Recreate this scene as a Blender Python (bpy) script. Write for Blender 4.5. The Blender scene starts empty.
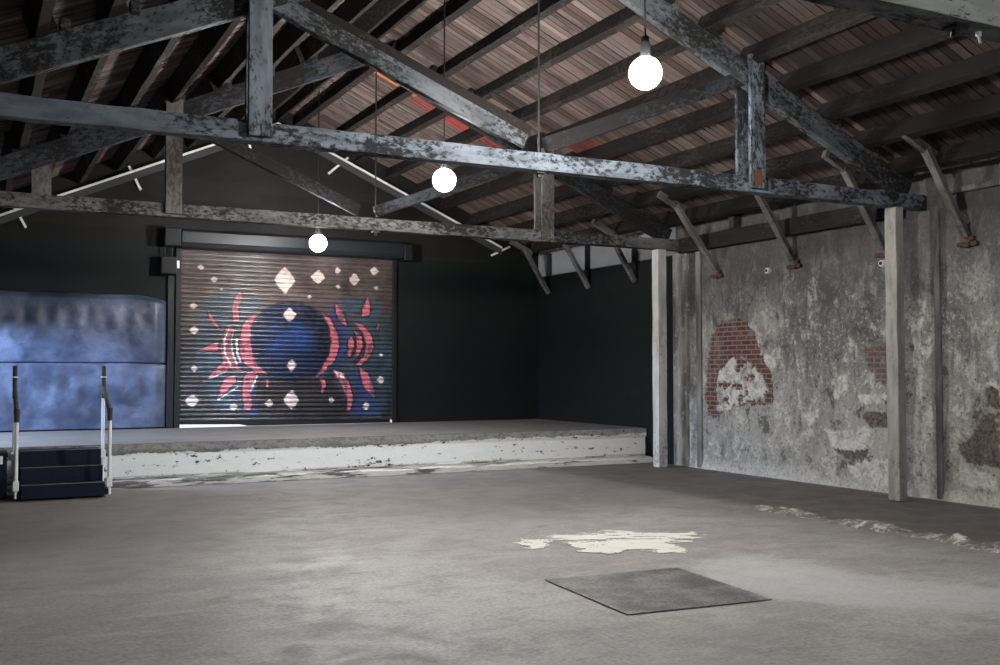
import bpy, bmesh, math, random
import numpy as np
from mathutils import Vector, Matrix
random.seed(7); RNG = np.random.default_rng(5)
D = bpy.data; SC = bpy.context.scene; COL = SC.collection

MUR={'pink':[[[4.669,2.627],[4.481,2.565],[4.353,2.392],[4.287,2.137],[4.301,1.883],[4.393,1.686],[4.575,1.556],[4.804,1.505],[4.631,1.647],[4.527,1.828],[4.48,2.083],[4.478,2.31],[4.539,2.482]],[[4.291,2.985],[4.197,2.869],[4.159,2.67],[4.184,2.445],[4.273,2.459],[4.26,2.673],[4.326,2.901]],[[3.74,2.642],[3.758,2.492],[3.841,2.354],[3.969,2.273],[3.868,2.41],[3.796,2.521]],[[3.546,1.905],[3.91,2.076],[3.912,1.908]],[[3.741,1.435],[3.931,1.657],[4.04,1.741],[4.097,1.573],[3.959,1.518]],[[3.909,1.072],[3.962,1.266],[4.043,1.434],[4.209,1.489],[4.238,1.377],[4.046,1.182]],[[4.361,1.432],[4.433,1.545],[4.604,1.545],[4.531,1.375],[4.493,1.178],[4.523,0.98],[4.485,0.867],[4.383,0.897],[4.353,1.151]],[[5.786,2.656],[5.982,2.514],[6.105,2.251],[6.138,2.016],[6.047,1.78],[5.866,1.574],[5.686,1.457],[5.835,1.691],[5.955,1.896],[5.984,2.132],[5.94,2.396]],[[6.059,2.829],[6.195,2.697],[6.289,2.403],[6.135,2.518],[6.079,2.664]],[[6.693,2.962],[6.599,2.767],[6.575,2.599],[6.726,2.621],[6.738,2.801]],[[6.917,2.517],[6.873,2.354],[6.93,2.415]],[[6.413,2.506],[6.601,2.439],[6.779,2.232],[6.805,2.023],[6.73,1.843],[6.573,1.693],[6.467,1.693],[6.635,1.872],[6.678,2.081],[6.602,2.289]],[[6.426,2.346],[6.571,2.229],[6.603,2.051],[6.51,1.871],[6.417,1.781],[6.49,2.02],[6.477,2.198]],[[6.371,2.22],[6.427,2.138],[6.428,2.019],[6.372,1.947],[6.316,2.018],[6.316,2.136]],[[6.335,1.988],[6.379,1.912],[6.336,1.828],[6.286,1.911]],[[6.018,1.603],[6.232,1.544],[6.357,1.308],[6.408,1.071],[6.36,0.864],[6.298,0.836],[6.297,1.072],[6.203,1.308],[6.079,1.486]],[[6.542,1.663],[6.7,1.544],[6.808,1.335],[6.847,1.065],[6.764,1.156],[6.638,1.276],[6.575,1.425]],[[5.776,1.428],[5.867,1.427],[5.88,1.31],[5.82,1.165],[5.778,1.194],[5.819,1.311]],[[4.776,1.431],[4.816,1.431],[4.817,1.288],[4.777,1.289]]],'rose':[[[4.09,2.387],[3.981,2.161],[3.955,1.937],[4.002,1.713],[4.153,1.573],[4.36,1.545],[4.236,1.686],[4.167,1.882],[4.148,2.107],[4.185,2.305]]],'teal':[[[3.672,2.824],[4.167,3.037],[4.736,2.8],[4.566,2.568],[4.289,1.996],[4.575,1.545],[4.299,0.814],[3.855,0.934],[3.577,1.546],[3.518,1.988]],[[6.101,2.96],[6.915,2.927],[7.174,2.45],[7.211,1.061],[6.925,0.705],[6.36,0.776],[5.987,1.544],[6.23,2.017]]],'blue':[[[5.979,2.897],[6.133,2.784],[6.289,2.492],[6.34,2.137],[6.262,1.84],[6.048,1.603],[5.746,1.428],[6.017,1.75],[6.138,2.016],[6.105,2.31],[5.981,2.603]],[[6.448,1.722],[6.605,1.723],[6.859,1.304],[6.924,0.825],[6.609,0.712],[6.36,0.835],[6.451,1.188]],[[4.265,1.489],[4.377,1.545],[4.344,0.87],[4.525,0.754],[4.639,0.751],[4.579,1.092],[4.633,1.488],[4.834,1.431]]],'white':[[[4.118,2.36],[4.031,2.105],[4.044,1.881],[4.152,1.658],[4.13,1.646],[4.017,1.87],[4.003,2.116]],[[4.215,2.136],[4.248,2.131],[4.267,1.883],[4.325,1.731],[4.297,1.72],[4.234,1.872]],[[4.185,2.305],[4.154,2.079],[4.178,1.882],[4.258,1.686],[4.236,1.675],[4.156,1.871],[4.131,2.09]],[[3.898,1.055],[4.267,1.298],[4.267,1.275],[3.92,1.044]],[[6.018,1.603],[6.183,1.556],[6.264,1.426],[6.11,1.486]],[[3.741,1.423],[4.042,1.557],[4.042,1.534],[3.774,1.418]],[[4.465,1.206],[4.604,1.5],[4.616,1.477],[4.499,1.178]]],'ball':[[5.218,2.104,0.766,0.694]],'glow':[[4.973,2.089,0.263,0.402],[5.383,2.17,0.286,0.348]],'black':[[5.863,2.072,0.158,0.557],[5.559,2.534,0.27,0.233]],'diamond':[[5.098,3.216,0.194,0.231],[5.191,2.595,0.118,0.127],[5.722,3.3,0.133,0.129],[6.422,3.281,0.106,0.119],[6.099,3.434,0.061,0.059],[6.824,3.454,0.089,0.078],[6.113,3.138,0.049,0.036],[6.863,3.136,0.051,0.036],[5.556,2.93,0.042,0.036],[3.601,3.379,0.055,0.05],[3.833,3.176,0.061,0.062],[3.962,3.002,0.022,0.022],[3.484,2.696,0.07,0.055],[3.499,2.275,0.081,0.078],[3.506,1.601,0.06,0.066],[3.474,1.039,0.119,0.11],[4.198,0.928,0.078,0.068],[4.826,0.992,0.074,0.074],[5.233,1.677,0.094,0.11],[5.237,1.055,0.142,0.173],[5.99,1.046,0.055,0.059],[6.671,0.937,0.069,0.083],[6.96,1.424,0.077,0.078],[6.971,1.892,0.044,0.03],[5.112,2.997,0.041,0.034]]}
WM={'brick':[[[12.914,2.158],[12.715,2.3],[12.394,2.34],[12.146,2.276],[11.997,2.128],[11.85,1.941],[11.679,1.699],[11.568,1.401],[11.544,1.126],[11.63,1.064],[11.953,1.027],[12.163,1.049],[12.539,0.955],[12.898,0.837],[13.03,0.917],[13.142,1.215],[13.09,1.56],[12.984,1.903]],[[9.814,1.83],[9.565,1.89],[9.378,1.843],[9.387,1.36],[9.71,1.399]]],'lime':[[[12.496,1.768],[12.154,1.744],[11.973,1.661],[11.799,1.439],[11.685,1.241],[11.804,1.099],[12.163,1.069],[12.539,0.934],[12.798,0.925],[12.86,1.22],[12.79,1.518]],[[11.794,1.8],[11.533,1.816],[11.508,1.638],[11.595,1.52]],[[13.69,1.161],[13.441,1.122],[13.418,0.076],[13.703,0.009]],[[10.537,0.713],[9.722,0.756],[9.726,0.52],[10.094,0.473],[10.389,0.497]],[[10.373,1.437],[10.076,1.505],[10.08,1.263],[10.317,1.17]],[[9.909,1.223],[9.468,1.296],[9.524,1.146],[9.856,1.073]],[[10.155,0.315],[9.43,0.435],[9.437,0.1],[9.986,0.09]],[[8.197,1.336],[7.825,1.455],[7.826,1.387],[8.153,1.291]],[[8.49,0.31],[8.305,0.442],[8.04,0.388],[7.869,0.328],[7.873,0.178],[8.493,0.192]],[[11.006,0.967],[10.624,1.026],[10.689,0.842],[11.009,0.781]],[[9.01,2.185],[8.876,2.179],[8.897,1.082],[9.006,1.079]],[[9.006,1.079],[8.931,1.081],[8.926,0.069],[9.049,0.138]]],'dark':[[[9.886,0.963],[9.392,1.087],[9.396,0.877],[9.804,0.794]],[[10.57,0.576],[10.389,0.475],[9.726,0.52],[9.783,0.409],[10.213,0.355]],[[8.414,0.668],[8.162,0.837],[7.832,1.117],[7.845,0.461],[8.038,0.464],[8.303,0.52]],[[7.977,1.34],[7.826,1.398],[7.831,1.135],[7.959,1.15]]]}
FM={'spill':[[[4.406,8.373],[4.431,8.256],[4.608,8.419],[4.746,8.57],[4.594,8.361],[4.645,8.292],[5.004,8.504],[5.183,8.551],[5.335,8.425],[5.573,8.492],[5.725,8.365],[5.749,8.118],[5.942,8.111],[6.064,7.955],[6.257,7.994],[6.169,7.832],[5.933,7.732],[5.913,7.808],[5.782,7.789],[5.851,7.625],[5.711,7.592],[5.597,7.693],[5.6,7.347],[5.495,7.21],[5.258,7.277],[5.315,7.379],[5.2,7.496],[5.054,7.438],[4.849,7.288],[4.826,7.408],[4.716,7.557],[4.688,7.762],[4.832,7.885],[4.833,8.152],[4.717,8.107],[4.463,7.937],[4.327,7.968],[4.487,8.104],[4.405,8.207]]],'pale':[[[5.401,6.859],[5.87,6.825],[6.141,6.476],[6.079,5.977],[6.201,5.522],[6.645,4.857],[6.041,4.418],[5.294,4.964],[4.865,5.419],[5.028,6.522]]],'rub':[[[8.032,9.263],[8.39,9.278],[8.218,8.689],[8.412,8.406],[8.211,8.163],[7.881,8.334],[7.818,8.805]],[[8.183,8.093],[8.332,7.932],[8.303,7.322],[8.132,7.052],[7.833,7.207],[7.926,7.745]],[[8.132,7.052],[8.067,6.493],[8.092,6.003],[7.622,5.657],[7.537,6.068],[7.693,6.563]]]}

BULB = 780.; P_FRONT = 240.; P_SIDE = 1500.; EXPO = 0.0
FPX = 1030.76
CAM_LOC = Vector((0, 0, 1.55))
_yaw, _pit, _rol = 0.4759, 0.0375, -0.0004
CF = Vector((math.sin(_yaw) * math.cos(_pit), math.cos(_yaw) * math.cos(_pit), math.sin(_pit)))
_r = Vector((math.cos(_yaw), -math.sin(_yaw), 0)); _u = _r.cross(CF)
CR = math.cos(_rol) * _r + math.sin(_rol) * _u; CU = -math.sin(_rol) * _r + math.cos(_rol) * _u


# ------------------------------------------------------------------ helpers
def fbm(x, y, seed=0, oct=5, gain=.55):
    """numpy value noise, about -1..1"""
    x = np.asarray(x, float); y = np.asarray(y, float)
    r = np.random.default_rng(seed); tot = np.zeros_like(x); a = 1.; s = 0.
    for o in range(oct):
        T = r.random((256, 256)) * 2 - 1
        f = 2. ** o; X = x * f + o * 17.3; Y = y * f + o * 9.1
        xi = np.floor(X).astype(int); yi = np.floor(Y).astype(int)
        fx = X - xi; fy = Y - yi; fx = fx * fx * (3 - 2 * fx); fy = fy * fy * (3 - 2 * fy)
        g = lambda i, j: T[(xi + i) & 255, (yi + j) & 255]
        tot += a * ((g(0, 0) * (1 - fx) + g(1, 0) * fx) * (1 - fy) + (g(0, 1) * (1 - fx) + g(1, 1) * fx) * fy)
        s += a; a *= gain
    return tot / s

def inside(px, py, poly):
    r = np.zeros(px.shape, bool); n = len(poly)
    for i in range(n):
        x0, y0 = poly[i]; x1, y1 = poly[(i + 1) % n]
        if y0 == y1: continue
        c = ((y0 > py) != (y1 > py)) & (px < (x1 - x0) * (py - y0) / (y1 - y0) + x0)
        r ^= c
    return r

class MB:
    """collects shapes, then becomes ONE mesh object"""
    def __init__(self):
        self.v = []; self.f = []; self.g = []
    def add(self, vs, fs, gr=None):
        o = len(self.v); self.v += [tuple(p) for p in vs]
        self.f += [tuple(i + o for i in q) for q in fs]
        self.g += [tuple(p) for p in (gr if gr is not None else vs)]
        return self
    def box(self, lo, hi):
        (a, b, c), (d, e, f) = lo, hi
        vs = [(a, b, c), (d, b, c), (d, e, c), (a, e, c), (a, b, f), (d, b, f), (d, e, f), (a, e, f)]
        return self.add(vs, [(3, 2, 1, 0), (4, 5, 6, 7), (0, 1, 5, 4), (1, 2, 6, 5), (2, 3, 7, 6), (3, 0, 4, 7)])
    def beam(self, p0, p1, w, h, up=(0, 0, 1), seg=.3, jit=.004):
        """timber from p0 to p1 (centre line): w across, h along up"""
        p0 = Vector(p0); p1 = Vector(p1); d = p1 - p0; L = d.length; d.normalize()
        s = d.cross(Vector(up)).normalized(); u = s.cross(d).normalized()
        n = max(1, int(L / seg)); vs = []; gr = []; off = Vector((random.uniform(0, 30), random.uniform(0, 30), random.uniform(0, 30)))
        for i in range(n + 1):
            c = p0 + d * (L * i / n)
            for a, b in ((-.5, -.5), (.5, -.5), (.5, .5), (-.5, .5)):
                j = lambda: random.uniform(-jit, jit)
                vs.append(c + s * (a * w + j()) + u * (b * h + j()))
                gr.append(off + Vector((L * i / n, a * w, b * h)))
        fs = [(3, 2, 1, 0)] + [tuple(n * 4 + k for k in (0, 1, 2, 3))]
        for i in range(n):
            for k in range(4):
                a = i * 4 + k; b = i * 4 + (k + 1) % 4
                fs.append((a, b, b + 4, a + 4))
        return self.add(vs, fs, gr)
    def cyl(self, p0, p1, r0, r1=None, seg=14, cap=True):
        r1 = r0 if r1 is None else r1
        p0 = Vector(p0); p1 = Vector(p1); d = (p1 - p0).normalized()
        a = d.orthogonal().normalized(); b = d.cross(a); vs = []
        for p, r in ((p0, r0), (p1, r1)):
            for k in range(seg):
                t = 2 * math.pi * k / seg
                vs.append(p + a * (r * math.cos(t)) + b * (r * math.sin(t)))
        fs = [(k, (k + 1) % seg, seg + (k + 1) % seg, seg + k) for k in range(seg)]
        if cap: fs += [tuple(range(seg))[::-1], tuple(range(seg, 2 * seg))]
        return self.add(vs, fs)
    def lathe(self, prof, c=(0, 0, 0), seg=28):
        vs = []; fs = []; n = len(prof)
        for r, z in prof:
            for k in range(seg):
                t = 2 * math.pi * k / seg
                vs.append((c[0] + r * math.cos(t), c[1] + r * math.sin(t), c[2] + z))
        for i in range(n - 1):
            for k in range(seg):
                a = i * seg + k; b = i * seg + (k + 1) % seg
                fs.append((a, b, b + seg, a + seg))
        return self.add(vs, fs)
    def prism(self, poly, axis, a, b):
        """poly of 2-D points extruded along axis ('x','y','z') from a to b"""
        def P(p, t):
            return {'x': (t, p[0], p[1]), 'y': (p[0], t, p[1]), 'z': (p[0], p[1], t)}[axis]
        n = len(poly)
        vs = [P(p, a) for p in poly] + [P(p, b) for p in poly]
        fs = [tuple(range(n))[::-1], tuple(range(n, 2 * n))] + [(i, (i + 1) % n, n + (i + 1) % n, n + i) for i in range(n)]
        return self.add(vs, fs)
    def build(self, name, mat, parent=None, bevel=0., smooth=False):
        me = D.meshes.new(name)
        org = Vector((0, 0, 0))
        if parent is not None: org = Vector(parent.location)
        elif self.v:
            A = np.array(self.v); org = Vector(((A[:, 0].min() + A[:, 0].max()) / 2, (A[:, 1].min() + A[:, 1].max()) / 2, A[:, 2].min()))
        me.from_pydata([Vector(p) - org for p in self.v], [], self.f)
        at = me.attributes.new('grain', 'FLOAT_VECTOR', 'POINT')
        at.data.foreach_set('vector', np.array(self.g, np.float32).ravel())
        bm = bmesh.new(); bm.from_mesh(me); bmesh.ops.recalc_face_normals(bm, faces=bm.faces); bm.to_mesh(me); bm.free()
        if smooth:
            me.polygons.foreach_set('use_smooth', [True] * len(me.polygons))
        me.materials.append(mat)
        o = D.objects.new(name, me); COL.objects.link(o)
        if parent is not None: o.parent = parent
        else: o.location = org
        if bevel:
            m = o.modifiers.new('bevel', 'BEVEL'); m.width = bevel; m.segments = 2; m.limit_method = 'ANGLE'; m.angle_limit = .7
        return o

def grid_obj(name, P, mat, attrs={}, parent=None, smooth=True, keep=None):
    """P: (n,m,3) numpy grid -> one mesh; attrs name -> (n,m,3|4) colours"""
    n, m, _ = P.shape
    idx = np.arange(n * m).reshape(n, m)
    q = np.stack([idx[:-1, :-1], idx[1:, :-1], idx[1:, 1:], idx[:-1, 1:]], -1).reshape(-1, 4)
    if keep is not None: q = q[keep.ravel()]
    V = P.reshape(-1, 3).copy(); A = {k: v.reshape(-1, v.shape[-1]) for k, v in attrs.items()}
    if keep is not None:
        used = np.unique(q); re = -np.ones(n * m, int); re[used] = np.arange(len(used)); q = re[q]; V = V[used]
        A = {k: v[used] for k, v in A.items()}
    org = np.zeros(3)
    if parent is not None: org = np.array(parent.location)
    else: org = np.array([(V[:, 0].min() + V[:, 0].max()) / 2, (V[:, 1].min() + V[:, 1].max()) / 2, V[:, 2].min()])
    me = D.meshes.new(name)
    me.vertices.add(len(V)); me.vertices.foreach_set('co', (V - org).astype(np.float32).ravel())
    me.loops.add(q.size); me.loops.foreach_set('vertex_index', q.astype(np.int32).ravel())
    me.polygons.add(len(q)); me.polygons.foreach_set('loop_start', np.arange(0, q.size, 4, dtype=np.int32))
    me.update(calc_edges=True); me.validate()
    if smooth: me.polygons.foreach_set('use_smooth', [True] * len(me.polygons))
    at = me.attributes.new('grain', 'FLOAT_VECTOR', 'POINT'); at.data.foreach_set('vector', V.astype(np.float32).ravel())
    for k, v in A.items():
        c = np.ones((len(v), 4), np.float32); c[:, :v.shape[1]] = v
        a = me.attributes.new(k, 'FLOAT_COLOR', 'POINT'); a.data.foreach_set('color', c.ravel())
    me.materials.append(mat)
    o = D.objects.new(name, me); COL.objects.link(o)
    if parent is not None: o.parent = parent
    else: o.location = org
    return o

def empty(name, loc):
    o = D.objects.new(name, None); o.location = loc; o.empty_display_size = .2; COL.objects.link(o); return o
def tag(o, label, cat, group=None):
    o['label'] = label; o['category'] = cat
    if group: o['group'] = group
    return o
def struct(o):
    o['kind'] = 'structure'; return o

# ------------------------------------------------------------------ materials
class NT:
    def __init__(self, name):
        self.m = D.materials.new(name); self.m.use_nodes = True
        self.t = self.m.node_tree; self.t.nodes.clear()
        self.out = self.t.nodes.new('ShaderNodeOutputMaterial')
        self.b = self.n('ShaderNodeBsdfPrincipled'); self.t.links.new(self.b.outputs[0], self.out.inputs[0])
    def n(self, typ, props={}, **inp):
        nd = self.t.nodes.new(typ)
        for k, v in props.items(): setattr(nd, k, v)
        for k, v in inp.items():
            s = nd.inputs[k.replace('_', ' ')] if not k.startswith('i') or not k[1:].isdigit() else nd.inputs[int(k[1:])]
            self.put(s, v)
        return nd
    def put(self, s, v):
        if isinstance(v, bpy.types.NodeSocket): self.t.links.new(v, s)
        elif isinstance(v, bpy.types.Node): self.t.links.new(v.outputs[0], s)
        else:
            if isinstance(v, (tuple, list)) and len(v) == 3 and len(s.default_value) == 4: v = (*v, 1)
            s.default_value = v
    def attr(self, name, out='Vector'): return self.n('ShaderNodeAttribute', {'attribute_name': name}).outputs[out]
    def map(self, vec, sc, rot=(0, 0, 0), loc=(0, 0, 0)):
        return self.n('ShaderNodeMapping', i0=vec, i1=loc, i2=rot, i3=sc).outputs[0]
    def noise(self, vec, scale, detail=6, rough=.6, dist=0.):
        nd = self.n('ShaderNodeTexNoise', Vector=vec, Scale=scale, Detail=detail, Roughness=rough, Distortion=dist)
        return nd.outputs['Fac']
    def ramp(self, fac, a, b, ca=0., cb=1.):
        nd = self.n('ShaderNodeMapRange', {'interpolation_type': 'SMOOTHSTEP'}, i0=fac, i1=a, i2=b, i3=ca, i4=cb)
        return nd.outputs[0]
    def mix(self, f, a, b, mode='MIX'):
        nd = self.t.nodes.new('ShaderNodeMix'); nd.data_type = 'RGBA'; nd.blend_type = mode; nd.clamp_factor = True
        self.put(nd.inputs[0], f); self.put(nd.inputs[6], a); self.put(nd.inputs[7], b); return nd.outputs[2]
    def math(self, op, a, b=0., c=0.):
        return self.n('ShaderNodeMath', {'operation': op}, i0=a, i1=b, i2=c).outputs[0]
    def bump(self, h, strength=.5, dist=.01, normal=None):
        nd = self.n('ShaderNodeBump', Strength=strength, Distance=dist, Height=h)
        if normal is not None: self.put(nd.inputs['Normal'], normal)
        return nd.outputs[0]
    def fin(self, col, rough=.8, normal=None, spec=.3, metal=0.):
        self.put(self.b.inputs['Base Color'], col); self.put(self.b.inputs['Roughness'], rough)
        self.put(self.b.inputs['Specular IOR Level'], spec); self.put(self.b.inputs['Metallic'], metal)
        if normal is not None: self.put(self.b.inputs['Normal'], normal)
        return self.m

def flaked_wood(name, paint, wood, cover=.5, paint2=None, soft=.06):
    """old painted timber: flakes of paint left on dark wood, long with the grain"""
    k = NT(name); g = k.attr('grain')
    n1 = k.noise(k.map(g, (13, 24, 24)), 1., 10, .76)
    n2 = k.noise(k.map(g, (.9, 1.3, 1.3)), 1., 3, .5)
    f = k.math('ADD', n1, k.math('MULTIPLY', k.math('SUBTRACT', n2, .5), .75))
    th = .5 + (.5 - cover) * .5
    m = k.ramp(f, th - soft, th + soft)
    st = k.noise(k.map(g, (1.5, 60, 60)), 1., 4, .6)
    wc = k.mix(st, tuple(c * .45 for c in wood), tuple(c * 1.5 for c in wood))
    pn = k.noise(k.map(g, (2.2, 9, 9)), 1., 5, .6)
    pc = k.mix(k.ramp(pn, .35, .7), paint, paint2 or tuple(c * .6 for c in paint))
    col = k.mix(m, wc, pc)
    h = k.math('ADD', k.math('MULTIPLY', m, .6), k.math('MULTIPLY', st, .5))
    return k.fin(col, k.ramp(m, 0, 1, .85, .6), k.bump(h, .6, .006), .1)

def plain(name, c, rough=.6, metal=0., spec=.4, var=.25, sc=6., bump=.1):
    k = NT(name); g = k.attr('grain')
    n = k.noise(g, sc, 6, .65)
    col = k.mix(n, tuple(x * (1 - var) for x in c), tuple(min(1, x * (1 + var)) for x in c))
    return k.fin(col, k.ramp(n, .3, .7, rough * .85, min(1, rough * 1.15)), k.bump(n, bump, .004), spec, metal)

M_beam = flaked_wood('peeling_blue_grey_timber', (.17, .195, .225), (.022, .023, .026), .52, (.085, .098, .115), .07)
M_beam2 = flaked_wood('peeling_dim_grey_timber', (.15, .15, .145), (.022, .02, .019), .55, (.075, .075, .073), .08)
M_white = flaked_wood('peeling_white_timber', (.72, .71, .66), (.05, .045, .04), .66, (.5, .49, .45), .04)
M_chord = flaked_wood('peeling_grey_timber', (.115, .122, .13), (.02, .0195, .019), .52, (.055, .06, .066), .08)
M_strut = flaked_wood('dark_flaked_timber', (.05, .056, .066), (.016, .015, .0145), .42, (.028, .03, .034), .10)
M_post2 = flaked_wood('worn_grey_post_paint', (.30, .29, .265), (.09, .08, .07), .8, (.2, .19, .175), .16)
M_post = flaked_wood('worn_white_post_paint', (.46, .46, .45), (.12, .11, .10), .84, (.36, .35, .33), .16)
M_purlin = flaked_wood('weathered_purlin', (.034, .028, .025), (.016, .013, .012), .35)
M_brace = flaked_wood('worn_grey_brace', (.15, .145, .138), (.045, .038, .034), .6, (.085, .08, .075), .14)
M_plate = flaked_wood('dark_plate_timber', (.05, .053, .056), (.025, .024, .024), .4)
M_batten = plain('white_batten', (.60, .595, .575), .7)
M_rake = plain('grey_rake_board', (.035, .035, .037), .85)
M_rust = plain('rusty_iron', (.15, .06, .03), .85, .2, .3, .5, 18, .4)
M_iron = plain('dark_iron', (.03, .03, .03), .6, .6)
M_blackbox = plain('black_enamel', (.006, .0065, .0075), .55, 0, .25)
M_hood = plain('blue_black_sheet_steel', (.010, .012, .0155), .42, .1, .35, .4, 2.5)
M_tube = plain('white_painted_tube', (.75, .77, .80), .3, 0, .5, .08)
M_foam = plain('dark_foam_grip', (.045, .042, .04), .9)
M_carpet = plain('dark_navy_carpet', (.014, .018, .032), .95, 0, .1, .5, 30, .5)
M_nosing = plain('grey_aluminium_nosing', (.13, .13, .14), .7, 0)
M_sticker = plain('white_sticker', (.85, .85, .83), .6)
M_ceram = plain('white_porcelain', (.7, .69, .66), .35)
M_redbrick = plain('bare_red_brick', (.075, .042, .036), .95, 0, .1, .45, 14, .5)
M_cap = plain('white_enamel', (.8, .8, .78), .3)
M_cord = plain('black_cable', (.012, .012, .012), .7)

k = NT('roof_boards'); c = k.attr('col', 'Color'); g = k.attr('grain')
st = k.noise(k.map(g, (2.5, 40, 20)), 1., 6, .65); bl = k.noise(g, 2.2, 5, .6)
c = k.mix(st, k.mix(1., c, (.45, .42, .42), 'MULTIPLY'), k.mix(1., c, (1.5, 1.45, 1.4), 'MULTIPLY'))
c = k.mix(k.ramp(bl, .52, .75), c, (.035, .025, .022))
M_deck = k.fin(c, .85, k.bump(st, .5, .004), .15)

# concrete floor
k = NT('worn_concrete_floor'); g = k.attr('grain'); fm = k.attr('fm', 'Color')
sx = k.n('ShaderNodeSeparateColor', i0=fm)
a = k.noise(g, .5, 8, .6, .5); b = k.noise(g, 2.4, 10, .72, .4); c3 = k.noise(g, 34., 7, .75); d = k.noise(k.map(g, (1.1, 4.2, 1), (0, 0, .476)), 1.6, 8, .66, .8)
col = k.mix(k.ramp(a, .33, .66), (.26, .245, .235), (.36, .345, .33))
col = k.mix(k.math('MULTIPLY', k.ramp(b, .48, .68), .45), col, (.20, .185, .175))
col = k.mix(k.math('MULTIPLY', k.ramp(d, .52, .70), .40), col, (.19, .175, .168))
col = k.mix(k.math('MULTIPLY', k.ramp(d, .47, .34), .30), col, (.45, .44, .43))
col = k.mix(k.ramp(c3, .3, .7), k.mix(1., col, (.74, .74, .74), 'MULTIPLY'), k.mix(1., col, (1.22, 1.22, 1.22), 'MULTIPLY'))
col = k.mix(k.math('MULTIPLY', sx.outputs[0], .6), col, k.mix(c3, (.32, .325, .315), (.52, .525, .51)))
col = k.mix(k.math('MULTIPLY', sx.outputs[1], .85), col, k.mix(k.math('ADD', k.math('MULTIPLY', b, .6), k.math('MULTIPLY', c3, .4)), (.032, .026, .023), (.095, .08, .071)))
sp = k.noise(g, 9., 3, .5); col = k.mix(k.ramp(sp, .765, .785), col, (.5, .49, .46))
hb = k.math('ADD', k.math('MULTIPLY', c3, .35), b)
M_floor = k.fin(col, k.ramp(b, .35, .7, .5, .75), k.bump(hb, .25, .007), .18)

# right wall
k = NT('crumbling_plaster_wall'); g = k.attr('grain'); wm = k.attr('wm', 'Color'); wp = k.attr('wp', 'Color')
s1 = k.n('ShaderNodeSeparateColor', i0=wm); s2 = k.n('ShaderNodeSeparateColor', i0=wp)
a = k.noise(k.map(g, (1, 1.1, .8)), 1.0, 9, .66, .6); b = k.noise(k.map(g, (1, 3.6, .75)), 1.5, 10, .72, .9); c3 = k.noise(k.map(g, (1, 1.1, .85)), 3.0, 12, .76, .35); d = k.noise(g, 22, 7, .72)
col = k.mix(k.ramp(a, .36, .64), (.13, .127, .125), (.34, .33, .31))
zz = k.n('ShaderNodeSeparateXYZ', i0=g).outputs[2]
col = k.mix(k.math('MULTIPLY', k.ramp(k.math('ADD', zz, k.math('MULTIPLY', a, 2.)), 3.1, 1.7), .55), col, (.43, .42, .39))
col = k.mix(k.math('MULTIPLY', k.ramp(b, .49, .64), .62), col, (.075, .073, .073))
col = k.mix(k.math('MULTIPLY', k.ramp(c3, .52, .565), k.ramp(b, .62, .44, .35, .95)), col, k.mix(k.ramp(d, .35, .6), (.30, .29, .27), (.60, .585, .55)))
col = k.mix(k.math('MULTIPLY', k.ramp(c3, .445, .40), .8), col, (.075, .076, .074))
col = k.mix(k.math('MULTIPLY', k.ramp(d, .55, .62), .7), col, (.52, .49, .46))
col = k.mix(k.math('MULTIPLY', k.ramp(d, .43, .36), .75), col, (.06, .068, .066))
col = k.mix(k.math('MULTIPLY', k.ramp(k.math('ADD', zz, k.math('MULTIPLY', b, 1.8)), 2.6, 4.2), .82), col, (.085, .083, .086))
lime = k.mix(k.ramp(d, .3, .6), (.38, .37, .34), (.70, .68, .64)); col = k.mix(k.math('MULTIPLY', s1.outputs[1], k.ramp(d, .30, .42, .45, 1.)), col, lime)
dk = k.mix(k.ramp(d, .3, .65), (.035, .029, .026), (.19, .16, .14)); col = k.mix(k.math('MULTIPLY', s1.outputs[2], k.ramp(c3, .36, .46, .45, .95)), col, dk)
yz = k.n('ShaderNodeSeparateXYZ', i0=g)
bv = k.n('ShaderNodeCombineXYZ', i0=yz.outputs[1], i1=yz.outputs[2], i2=0.)
br = k.n('ShaderNodeTexBrick', Vector=bv, Color1=(.16, .062, .055, 1), Color2=(.085, .042, .038, 1), Mortar=(.22, .195, .175, 1), Scale=1., Mortar_Size=.011, Mortar_Smooth=.3, Brick_Width=.215, Row_Height=.072)
bc = k.mix(k.math('MULTIPLY', k.ramp(c3, .5, .68), .6), br.outputs[0], (.30, .26, .24))
col = k.mix(s1.outputs[0], col, bc)
blk = k.mix(a, (.003, .0045, .005), (.007, .009, .0095)); col = k.mix(s2.outputs[0], col, blk)
pan = k.mix(c3, (.22, .235, .25), (.40, .42, .44)); col = k.mix(s2.outputs[1], col, pan)
h = k.math('ADD', c3, k.math('MULTIPLY', d, .4)); h = k.math('ADD', h, k.math('MULTIPLY', k.math('MULTIPLY', s1.outputs[0], br.outputs[1]), -1.2))
col = k.mix(1., col, (.72, .71, .70), 'MULTIPLY')
M_wallR = k.fin(col, k.ramp(s2.outputs[0], 0, 1, .9, .7), k.bump(h, .7, .018), .18)

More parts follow.
